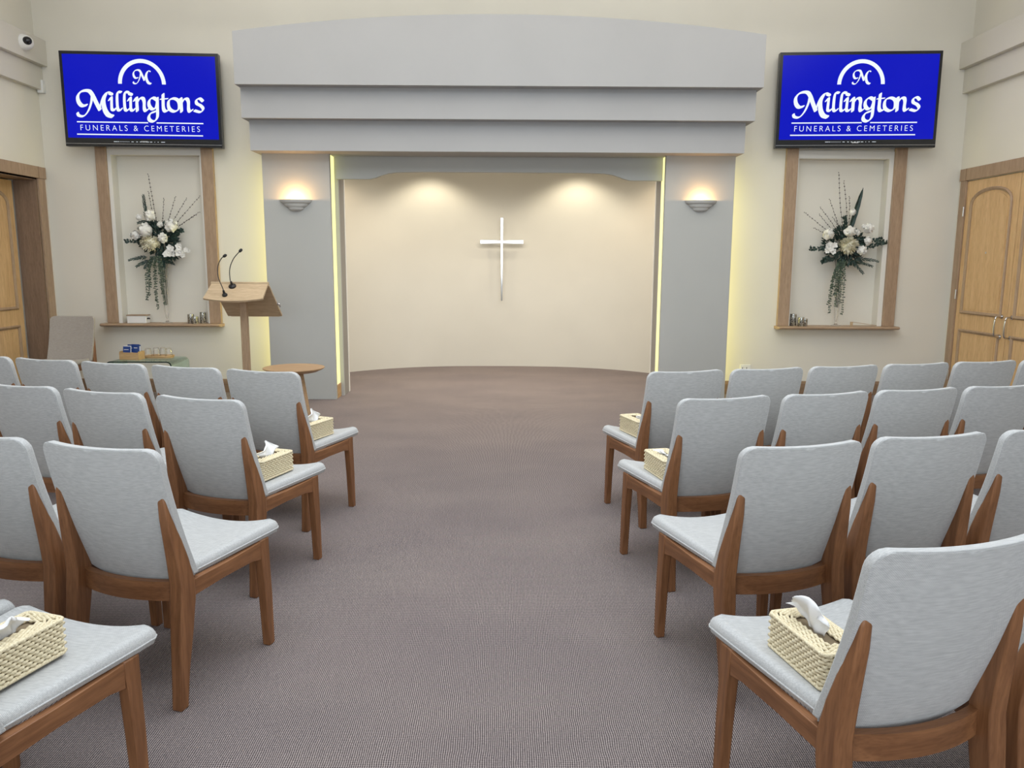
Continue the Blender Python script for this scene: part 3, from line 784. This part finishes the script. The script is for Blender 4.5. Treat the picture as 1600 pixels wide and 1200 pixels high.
bt = [('L4', -1.226, 1.777, -17, (.03, -.02), .060), ('L2', -1.133, 3.567, -19.5, (-.01, .01), .070), ('L1', -1.117, 4.368, -22, (.0, -.01), .080), ('R4', .780, 1.812, 12.7, (-.02, .05), .085), ('R2', .764, 3.596, 12.5, (-.02, .04), .030), ('R1', .780, 4.492, 18, (.02, -.03), .020)]
first = None
for i, (k, x, y, r, lean, hg) in enumerate(bt):
    lab = 'woven seagrass tissue box on the %s aisle chair of the %s' % ({'L': 'left', 'R': 'right'}[k[0]], {'1': 'front row', '2': 'second row', '4': 'nearest row'}[k[1]])
    t = thing('tissue_box', lab, 'tissue box', (x, y, .456), R(r), 'woven tissue boxes on aisle chairs')
    if not first:
        bk_ = obj('basket', basket_mesh(), WICKER, t, smooth=True); ln = obj('lining', B((-.055, .055, -.113, .113, .004, .086)), WICKER_IN, t); first = (bk_, ln)
    else:
        for q in first:
            c_ = q.copy(); C.objects.link(c_); c_.parent = t
    ts = obj('tissue', tissue_mesh(i*7+3, hg, lean), TISSUE, t, smooth=True); ts.location = (0, 0, .087)
    so = ts.modifiers.new('s', 'SOLIDIFY'); so.thickness = .0006

# ================================================================== LECTERN AND MICROPHONES
t = thing('lectern', 'oak lectern with sloping top on a single post, before the left pillar', 'lectern', (-2.50, 7.34, 0))
bm = bmesh.new()   # front apron, slopes towards the seating, bowed lower edge
n = 12; up_ = [(-.262+.524*i/n, -.045, 1.255) for i in range(n+1)]; lowp = [(-.280+.545*i/n, -.235-.03*(1-(2*i/n-1)**2), 1.122-.022*(1-(2*i/n-1)**2)) for i in range(n+1)]
nv = Vector((0, -.57, .82))*.018
A = [bm.verts.new(p) for p in up_]; D = [bm.verts.new(p) for p in lowp]; A2 = [bm.verts.new(Vector(p)-nv) for p in up_]; D2 = [bm.verts.new(Vector(p)-nv) for p in lowp]
for i in range(n):
    bm.faces.new((A[i], A[i+1], D[i+1], D[i])); bm.faces.new((A2[i], D2[i], D2[i+1], A2[i+1])); bm.faces.new((D[i], D[i+1], D2[i+1], D2[i])); bm.faces.new((A[i], A2[i], A2[i+1], A[i+1]))
bm.faces.new((A[0], D[0], D2[0], A2[0])); bm.faces.new((A[n], A2[n], D2[n], D[n]))
obj('front_apron', bm, OAK, t)
obj('top_ledge', B(-.268, .268, -.058, -.028, 1.228, 1.266), OAK, t, bevel=.004)
bm = bmesh.new()
lo_, hi_ = (.345, .918), (-.028, 1.245)
hexa(bm, [(-.268, hi_[0], hi_[1]-.022), (.268, hi_[0], hi_[1]-.022), (.268, hi_[0], hi_[1]), (-.268, hi_[0], hi_[1])], [(-.268, lo_[0], lo_[1]), (.268, lo_[0], lo_[1]), (.268, lo_[0]+.014, lo_[1]+.018), (-.268, lo_[0]+.014, lo_[1]+.018)])
obj('reading_board', bm, OAK, t, bevel=.002)
obj('paper_stop', B(-.24, .24, .345, .37, .915, .96), OAK, t, bevel=.003)
obj('post', B(-.031, .031, .0, .062, .03, 1.09), OAKZ, t, bevel=.004)
bm = B((-.05, .05, -.005, .067, 1.085, 1.13)); obj('bracket', bm, STEEL, t, bevel=.003)
obj('base', B(-.22, .22, -.15, .22, 0, .03), OAK, t, bevel=.005)
bm = bmesh.new(); tube(bm, [(.27, .20, 1.05), (.285, .20, 1.05)], .013, 10); tube(bm, [(.285, .20, 1.05), (.285, .235, 1.02)], .006, 8); obj('tilt_knob', bm, STEEL, t)
def mic(loc, pts, label, rb):
    t = thing('gooseneck_microphone', label, 'microphone', loc, 0, 'microphones on the lectern')
    t.rotation_euler = (0, 0, 0)
    bm = bmesh.new(); lathe(bm, [(.001, -.010), (rb, -.008), (rb, .004), (rb*.75, .012), (.012, .018), (.009, .05), (.001, .052)], 20)
    o = obj('base', bm, BLACK, t, smooth=True, auto=50); o.rotation_euler = (R(34), 0, 0)
    P = catmull([(0, 0, .0)]+pts, 6)
    bm = bmesh.new(); tube(bm, P, .0042, 8); obj('gooseneck', bm, BLACK, t, smooth=True)
    e = P[-1]; d = (P[-1]-P[-3]).normalized(); bm = bmesh.new()
    tube(bm, [e-d*.005, e, e+d*.012, e+d*.028, e+d*.036], [.005, .011, .014, .013, .004], 12); obj('capsule', bm, BLACK, t, smooth=True, auto=50)
mic((-2.555, 7.335-.090, 1.229), [(-.01, -.02, .06), (-.015, .0, .16), (.02, .01, .25), (.075, .02, .315)], 'black gooseneck microphone on the lectern, the taller one with the round base', .034)
mic((-2.590, 7.135, 1.152), [(-.015, .0, .06), (-.05, .0, .16), (-.055, .02, .26), (-.03, .04, .325), (-.010, .045, .345)], 'thin black gooseneck microphone on the lectern, nearer the seats', .024)

# ================================================================== ROUND SIDE TABLE
t = thing('round_side_table', 'small round light wood side table standing before the left pillar', 'table', (-1.806, 6.50, 0))
bm = bmesh.new(); r_ = lathe(bm, [(.195, .534), (.248, .558), (.255, .565), (.254, .570)], 48); bm.faces.new(r_[0][::-1]); bm.faces.new(r_[-1]); obj('table_top', bm, TABLETOP, t, smooth=True, auto=25)
for a in (R(-28), R(92), R(212)):
    bm = bmesh.new(); x0, y0, x1, y1 = .06*cos(a), .06*sin(a), .185*cos(a), .185*sin(a)
    tube(bm, [(x0, y0, .536), ((x0+x1)/2, (y0+y1)/2, .27), (x1, y1, 0)], [.030, .022, .013], 14); obj('leg', bm, TABLETOP, t, smooth=True, auto=60)
bm = bmesh.new(); r_ = lathe(bm, [(.09, .515), (.10, .536)], 20); bm.faces.new(r_[0][::-1]); bm.faces.new(r_[-1]); obj('leg_mount', bm, TEAK, t)

# ================================================================== BENT GLASS TABLE
t = thing('glass_side_table', 'low bent clear glass table against the left wall', 'table', (-3.69, 7.69, 0))
def bent(w_, h_, r, th, y0, y1):
    P = [(-w_/2, 0)]+[(-w_/2+r-r*cos(a), h_-r+r*sin(a)) for a in [pi/2*i/8 for i in range(9)]]+[(w_/2-r+r*sin(a), h_-r+r*cos(a)) for a in [pi/2*i/8 for i in range(9)]]+[(w_/2, 0)]
    return P
Po = bent(.66, .460, .05, 0, 0, 0); Pi = bent(.636, .448, .038, 0, 0, 0)
bm = bmesh.new()
def strip(bm, Pa, Pb, y0, y1):
    a = [bm.verts.new((x, y0, z)) for x, z in Pa]; b = [bm.verts.new((x, y0, z)) for x, z in Pb]; c = [bm.verts.new((x, y1, z)) for x, z in Pa]; d = [bm.verts.new((x, y1, z)) for x, z in Pb]
    for i in range(len(Pa)-1):
        for u, v in ((a, b), (b, d), (d, c), (c, a)): bm.faces.new((u[i], u[i+1], v[i+1], v[i]))
    for k in (0, -1): bm.faces.new((a[k], b[k], d[k], c[k]))
strip(bm, Po, Pi, .004, .43); obj('bent_sheet', bm, GREENGLASS, t, smooth=True, auto=30)
bm = bmesh.new(); strip(bm, Po, Pi, -.002, .003); obj('front_edge', bm, GLASSEDGE, t)
# leaflet box
t = thing('leaflet_box', 'open bamboo box holding blue leaflets, on the glass table', 'box', (-3.83, 7.86, .461), R(-8))
bm = bmesh.new(); a, b, h_, q = .105, .055, .085, .007
for bx in ((-a, a, -b, -b+q, 0, h_-.01), (-a, a, b-q, b, 0, h_), (-a, -a+q, -b+q, b-q, 0, h_), (a-q, a, -b+q, b-q, 0, h_), (-a+q, a-q, -b+q, b-q, 0, q)): box(bm, *bx)
obj('box_body', bm, BAMBOO, t); obj('divider', B(-.004, .004, -b+q+.001, b-q-.001, q, h_-.012), BAMBOO, t)
for i, (dx, dy, w_, h_, tilt, mm) in enumerate(((-.05, -.030, .085, .125, -9, BLUE), (-.045, -.012, .085, .13, -5, PAPER), (-.02, .008, .07, .142, -4, BLUE), (.035, .000, .09, .145, -6, BLUE), (.055, .015, .075, .125, -2, PAPER), (.05, .028, .085, .138, 1, BLUE))):
    lf = thing('leaflet', ['blue leaflet leaning at the front left of the bamboo box', 'white leaflet behind the front blue one in the bamboo box', 'blue leaflet in the middle of the bamboo box', 'tallest blue leaflet, right of centre in the bamboo box', 'white leaflet at the right of the bamboo box', 'blue leaflet at the back right of the bamboo box'][i], 'leaflet', (-3.83+dx*.9, 7.86+dy, .470), R(-8), 'leaflets in the bamboo box')
    c_ = obj('card', B(-w_/2*.95, w_/2*.95, -.0008, .0008, 0, h_), mm, lf); c_.rotation_euler = (R(tilt), 0, 0)
    c2_ = obj('printed_band', B(-w_/2*.7, w_/2*.5, -.0014, -.0009, h_*.72, h_*.76), PAPER if mm is BLUE else BLUE, lf); c2_.rotation_euler = (R(tilt), 0, 0)
# tray with tumblers
t = thing('tray', 'round-ended bamboo tray of upturned tumblers on the glass table', 'tray', (-3.625, 8.02, .461))
bm = bmesh.new(); pts = [(.07+.085*cos(a) if cos(a) > 0 else -.07+.085*cos(a), .085*sin(a)) for a in [2*pi*i/40 for i in range(40)]]
pts = [((.075 if cos(a) >= 0 else -.075)+.07*cos(a), .088*sin(a)) for a in [2*pi*(i+.5)/40 for i in range(40)]]
prism_xy(bm, pts, 0, .014); obj('tray_base', bm, BAMBOO, t)
bm = bmesh.new(); tube(bm, [(x, y, .018) for x, y in pts], .006, 6, closed=True); obj('rim', bm, BAMBOO, t, smooth=True)
tt = None
for i, (dx, dy, wh) in enumerate(((-.108, -.035, 'leftmost, in front'), (-.045, .030, 'second from the left, at the back'), (.030, .034, 'third from the left, at the back'), (.108, .0, 'rightmost'))):
    g = thing('tumbler', 'upturned clear glass tumbler on the bamboo tray, '+wh, 'glass', (-3.625+dx*.92, 8.02+dy, .476), 0, 'tumblers on the bamboo tray')
    if not tt:
        bm = bmesh.new(); r_ = lathe(bm, [(.037, 0), (.033, .060), (.030, .082), (.025, .086), (.001, .087), (.001, .079), (.024, .078), (.0275, .072), (.0305, .058), (.0345, 0), (.037, 0)], 24)
        tt = obj('glass_body', bm, GLASS, g, smooth=True, auto=50)
    else:
        c_ = tt.copy(); C.objects.link(c_); c_.parent = g

# ================================================================== NICHE ORNAMENTS
def holder(x, y, r, h, label):
    t = thing('candle_holder', label, 'candle holder', (x, y, .776), 0, 'mercury glass candle holders in the niches')
    bm = bmesh.new(); r_ = lathe(bm, [(r*.9, 0), (r, .004), (r, h-.004), (r*.97, h), (r*.86, h), (r*.86, .012), (.001, .010)], 22); bm.faces.new(r_[0][::-1]); obj('cup', bm, MERC, t, smooth=True, auto=45)
    bm = bmesh.new(); r_ = lathe(bm, [(r*.8, .013), (r*.8, h*.6), (.001, h*.6+.002)], 18); obj('candle', bm, PETALC, t, smooth=True, auto=45)
holder(-3.500, 8.575, .034, .100, 'silvery mottled glass candle holder, left of the three in the left niche')
holder(-3.433, 8.520, .036, .078, 'shorter silvery mottled glass candle holder at the front in the left niche')
holder(-3.368, 8.585, .034, .122, 'tallest silvery mottled glass candle holder in the left niche')
holder(3.195, 8.600, .036, .130, 'tallest silvery mottled glass candle holder in the right niche')
holder(3.255, 8.525, .036, .098, 'middle silvery mottled glass candle holder in the right niche')
holder(3.318, 8.580, .030, .080, 'shortest silvery mottled glass candle holder in the right niche')
t = thing('keepsake_box', 'low white box with brown rim at the left end of the left niche shelf', 'box', (-4.09, 8.60, .776))
obj('box_body', B(-.105, .105, -.05, .05, 0, .080), PLASTIC, t, bevel=.004); obj('lid', B(-.110, .110, -.054, .054, .080, .092), BEECH_TRIM_X, t, bevel=.003)
bm = bmesh.new(); tube(bm, [(.105, -.02, .05), (.125, -.02, .052), (.135, -.02, .046)], .008, 8); obj('plug', bm, BLACK, t)
t = thing('display_stand', 'small flat wooden display stand lying on the right niche shelf', 'stand', (3.83, 8.56, .776))
obj('upright', B(-.012, .012, -.02, .0, 0, .050), OAK, t); 
bm = bmesh.new(); hexa(bm, [(.012, -.02, .044), (.012, -.012, .044), (.012, -.012, .050), (.012, -.02, .050)], [(.30, .03, .002), (.30, .038, .002), (.30, .038, .008), (.30, .03, .008)]); obj('arm', bm, OAK, t)

def vase(x, y, label):
    t = thing('glass_vase', label, 'vase', (x, y, .776), 0, 'trumpet vases in the niches')
    prof = [(.001, 0), (.055, .002), (.056, .006), (.020, .014), (.014, .03), (.020, .10), (.028, .25), (.038, .45), (.056, .62), (.053, .62), (.035, .45), (.025, .25), (.016, .10), (.006, .05), (.001, .045)]
    bm = bmesh.new(); lathe(bm, prof, 28); obj('glass_body', bm, GLASS, t, smooth=True, auto=60)
    return t
UN = .0019
def leafquad(bm, p, d, ln, wd, nrm, bend=.15):
    d = Vector(d).normalized(); s = d.cross(Vector(nrm)).normalized()*wd/2; n_ = s.cross(d).normalized(); p = Vector(p)
    pts = [(0, 0, 0), (.3, 1, bend*.5), (.65, .8, bend*.3), (1, 0, -bend), (.65, -.8, bend*.3), (.3, -1, bend*.5)]
    vs = [bm.verts.new(p+d*ln*a+s*b+n_*ln*c*.3) for a, b, c in pts]; mid = bm.verts.new(p+d*ln*.5)
    for i in range(6): bm.faces.new((mid, vs[i], vs[(i+1) % 6]))
def peony(bm, c, r, rnd, n=26):
    ball(bm, c, r*.84, 12)
    for i in range(n):
        th = rnd.uniform(0, 2*pi); ph = math.acos(rnd.uniform(-.6, 1)); dr = Vector((sin(ph)*cos(th), -abs(cos(ph))*.6-.2*rnd.random(), sin(ph)*sin(th))).normalized()
        tg = dr.cross(Vector((rnd.uniform(-1, 1), rnd.uniform(-1, 1), rnd.uniform(-1, 1)))).normalized(); sd = dr.cross(tg)
        w_ = r*rnd.uniform(.45, .62); base = Vector(c)+dr*r*.74; g = []
        for a in range(4):
            row = []
            for b in range(4):
                u = a/3*2-1; v = b/3
                row.append(bm.verts.new(base+tg*w_*(v*1.4-.7)+sd*w_*.75*u*(1-.35*v)+dr*r*(.10*v+.16*v*v-.20*u*u)))
            g.append(row)
        for a in range(3):
            for b in range(3): bm.faces.new((g[a][b], g[a+1][b], g[a+1][b+1], g[a][b+1]))
def mum(bm, c, r, rnd):
    ball(bm, c, r*.7, 10, (1, .7, .8))
    for i in range(150):
        th = rnd.uniform(0, 2*pi); cp = rnd.uniform(-.25, 1); sp = math.sqrt(1-cp*cp)
        dr = Vector((sp*cos(th), -cp*.8, sp*sin(th)*.85)); p = Vector(c)+dr*r*.6
        leafquad(bm, p, dr+Vector((0, -.2, .15)), r*rnd.uniform(.36, .46), r*.17, (rnd.random(), rnd.random(), 1), .6)
def bouquet(loc, label, heads, fcen, twigs, vines, sprays, bigleaf, seed, mir):
    rnd = random.Random(seed); t = thing('flower_arrangement', label, 'flowers', loc, 0, 'flower arrangements in the niches')
    bx, bz = fcen[2]
    def P(u, v, y=0): return ((u-bx)*UN, y, (bz-v)*UN)
    for u, v, r, kind in heads:
        bm = bmesh.new(); c = P(u, v, -.055-rnd.random()*.03)
        if kind == 'm': mum(bm, c, r*UN, rnd)
        elif kind == 'o':
            for k in range(7):
                q = (c[0]+rnd.uniform(-1, 1)*r*UN*.85, c[1]+rnd.uniform(-.02, .02), c[2]+rnd.uniform(-1, 1)*r*UN*.5)
                for a in range(5):
                    an = 2*pi*a/5+rnd.random(); leafquad(bm, q, (cos(an), -.35, sin(an)), r*UN*.52, r*UN*.50, (0, -1, 0), .2)
                ball(bm, (q[0], q[1]-.006, q[2]), r*UN*.1, 6)
        else: peony(bm, c, r*UN, rnd)
        obj({'m': 'chrysanthemum', 'o': 'orchid_spray', 'p': 'peony'}[kind], bm, PETALC if kind == 'm' else PETAL, t, smooth=(kind != 'o'))
    bm = bmesh.new()
    cu, cv = fcen[0], fcen[1]
    for i in range(560):   # dark core foliage
        a = rnd.uniform(0, 2*pi); q = math.sqrt(rnd.random()); p = P(cu+q*(104+22*sin(3*a+seed))*cos(a), cv+q*(96+20*cos(2*a+seed))*sin(a), rnd.uniform(-.045, .06))
        dr = Vector((cos(a)+rnd.uniform(-.5, .5), rnd.uniform(-.6, .3), -sin(a)*1.0+rnd.uniform(-.6, .5)))
        leafquad(bm, p, dr, rnd.uniform(.035, .070), rnd.uniform(.014, .028), (rnd.uniform(-1, 1), -1, rnd.uniform(-1, 1)), .4)
    for (u0, v0), (u1, v1), kind in sprays:
        steps = 11 if kind == 'e' else 22
        p0, p1 = Vector(P(u0, v0, -.02)), Vector(P(u1, v1, -.05)); tube(bm, [p0, (p0+p1)/2+Vector((0, 0, .008)), p1], .0016, 5)
        for k in range(steps):
            f_ = (k+.6)/steps; p = p0.lerp(p1, f_)+Vector((0, 0, .008*4*f_*(1-f_))); dd = (p1-p0).normalized()
            for s in (-1, 1):
                sd = Vector((-dd.z, -.2, dd.x))*s
                if kind == 'e': leafquad(bm, p+dd*rnd.uniform(-.006, .006), dd*rnd.uniform(.2, 1.2)+sd+Vector((rnd.uniform(-.5, .5), rnd.uniform(-.5, .5), rnd.uniform(-.5, .5))), rnd.uniform(.024, .042), rnd.uniform(.020, .032), (rnd.uniform(-.5, .5), -1, rnd.uniform(-.5, .5)), .3)
                else: leafquad(bm, p, dd*1.1+sd*rnd.uniform(.4, 1.1)+Vector((0, rnd.uniform(-.5, .5), 0)), .046*(1.1-f_*.6), .0075, (rnd.uniform(-.4, .4), -1, .2), .1)
    obj('foliage', bm, LEAF, t)
    if bigleaf:
        (u0, v0), (u1, v1), wd = bigleaf; bm = bmesh.new(); p0, p1 = Vector(P(u0, v0, -.01)), Vector(P(u1, v1, -.03)); n = 9; Lf = []; Rg = []; Mi = []
        dd = (p1-p0).normalized(); sd = Vector((dd.z, 0, -dd.x))
        for k in range(n+1):
            f_ = k/n; w_ = wd*UN*(.55+.9*f_)*(1-f_)**.7 if f_ < 1 else .0005; w_ *= 1+.12*(k % 2)
            p = p0.lerp(p1, f_); Lf.append(bm.verts.new(p+sd*w_)); Rg.append(bm.verts.new(p-sd*w_)); Mi.append(bm.verts.new(p+Vector((0, .010, 0))))
        for k in range(n):
            bm.faces.new((Lf[k], Mi[k], Mi[k+1], Lf[k+1])); bm.faces.new((Mi[k], Rg[k], Rg[k+1], Mi[k+1]))
        obj('tall_leaf', bm, LEAF, t)
    for u, v in twigs:
        bm = bmesh.new(); p0 = Vector(P(cu+(u-cu)*.12, cv-20, .0)); p1 = Vector(P(u, v, rnd.uniform(-.05, .03))); md = (p0+p1)/2+Vector((rnd.uniform(-.02, .02), 0, rnd.uniform(-.01, .016)))
        Pp = catmull([p0, md, p1], 8); tube(bm, Pp, [.0026-.0014*i/len(Pp) for i in range(len(Pp))], 5)
        ln = (p1-p0).length; nb = int(ln/.022)
        for k in range(nb//3, nb+1):
            q = Pp[min(len(Pp)-1, int(k/nb*(len(Pp)-1)))]; dd = (p1-p0).normalized()
            sgn = 1 if k % 2 else -1; o_ = Vector((dd.z*sgn, 0, -dd.x*sgn))*.004
            ball(bm, q+o_, .0042, 5, (1, 1, 1.2))
        obj('budded_twig', bm, TWIG, t)
    for u, v in vines:
        bm = bmesh.new(); p0 = Vector(P(cu-20+(u-cu+20)*.35, cv+90, -.055)); p1 = Vector(P(u, v, -.065)); md = p0.lerp(p1, .4)+Vector(((p1.x-p0.x)*.35, -.015, .0))
        Pp = catmull([p0, md, p1], 14); tube(bm, Pp, .0010, 4)
        for q in Pp[1:]:
            q = q+Vector((rnd.uniform(-.006, .006), rnd.uniform(-.006, .006), rnd.uniform(-.004, .004)))
            for s in (-1, 1):
                leafquad(bm, q, (s*rnd.uniform(.5, 1), rnd.uniform(-.5, .5), rnd.uniform(-.8, .5)), rnd.uniform(.014, .021), .014, (0, -1, 0), .2)
        obj('trailing_vine', bm, LEAF2, t)
    bm = bmesh.new()
    for k in range(7):
        a = 2*pi*k/7; tube(bm, [(.010*cos(a), .010*sin(a), .20+.02*k/7), (.030*cos(a)*.9, .03*sin(a)*.9, .56), (.05*cos(a), .05*sin(a), .74)], .0024, 5)
    obj('stems', bm, LEAF, t)
    return t
vase(-3.770, 8.595, 'tall clear trumpet vase holding flowers in the left niche')
vase(3.672, 8.595, 'tall clear trumpet vase holding flowers in the right niche')
bouquet((-3.770, 8.595, .776), 'white flower arrangement with twigs leaning right, in the left niche',
        [(432, 448, 32, 'p'), (400, 530, 44, 'p'), (340, 556, 28, 'p'), (366, 458, 18, 'p'), (548, 505, 38, 'p'), (498, 572, 30, 'p'), (424, 604, 60, 'm'), (487, 497, 18, 'p'), (545, 640, 50, 'o'), (610, 652, 34, 'o')],
        (465, 585, (475, 1060)), [(420, 215), (408, 310), (505, 350), (572, 340), (632, 348), (702, 335), (704, 425), (670, 440)],
        [(380, 925), (395, 900), (440, 975), (432, 930), (480, 950), (470, 890), (488, 820), (405, 850)],
        [((380, 600), (275, 590), 'e'), ((390, 680), (290, 700), 'f'), ((400, 700), (330, 735), 'f'), ((560, 545), (605, 530), 'e'), ((480, 700), (545, 720), 'f'), ((400, 480), (395, 335), 'f'), ((420, 690), (375, 745), 'f'), ((470, 690), (492, 742), 'f'), ((430, 480), (355, 490), 'f')],
        ((404, 500), (396, 335), 6), 5, 0)
bouquet((3.672, 8.595, .776), 'white flowers with a tall dark leaf and twigs leaning left, right niche',
        [(368, 553, 34, 'p'), (490, 538, 34, 'p'), (536, 540, 18, 'p'), (498, 428, 20, 'p'), (597, 518, 30, 'p'), (570, 508, 16, 'p'), (598, 588, 24, 'p'), (492, 616, 62, 'm'), (402, 634, 40, 'o'), (372, 606, 20, 'o'), (570, 642, 30, 'p')],
        (495, 615, (463, 1080)), [(418, 205), (457, 250), (480, 340), (368, 355), (333, 398), (235, 428), (315, 440), (395, 455), (300, 515)],
        [(405, 1000), (398, 950), (440, 960), (430, 900), (480, 1010), (462, 940), (450, 880), (410, 860)],
        [((600, 630), (712, 598), 'e'), ((585, 600), (690, 580), 'e'), ((400, 640), (268, 636), 'e'), ((400, 680), (345, 712), 'e'), ((540, 690), (672, 706), 'f'), ((530, 700), (640, 735), 'f'), ((520, 700), (590, 775), 'f'), ((430, 690), (350, 715), 'f'), ((480, 520), (458, 455), 'e')],
        ((512, 508), (560, 290), 22), 11, 1)
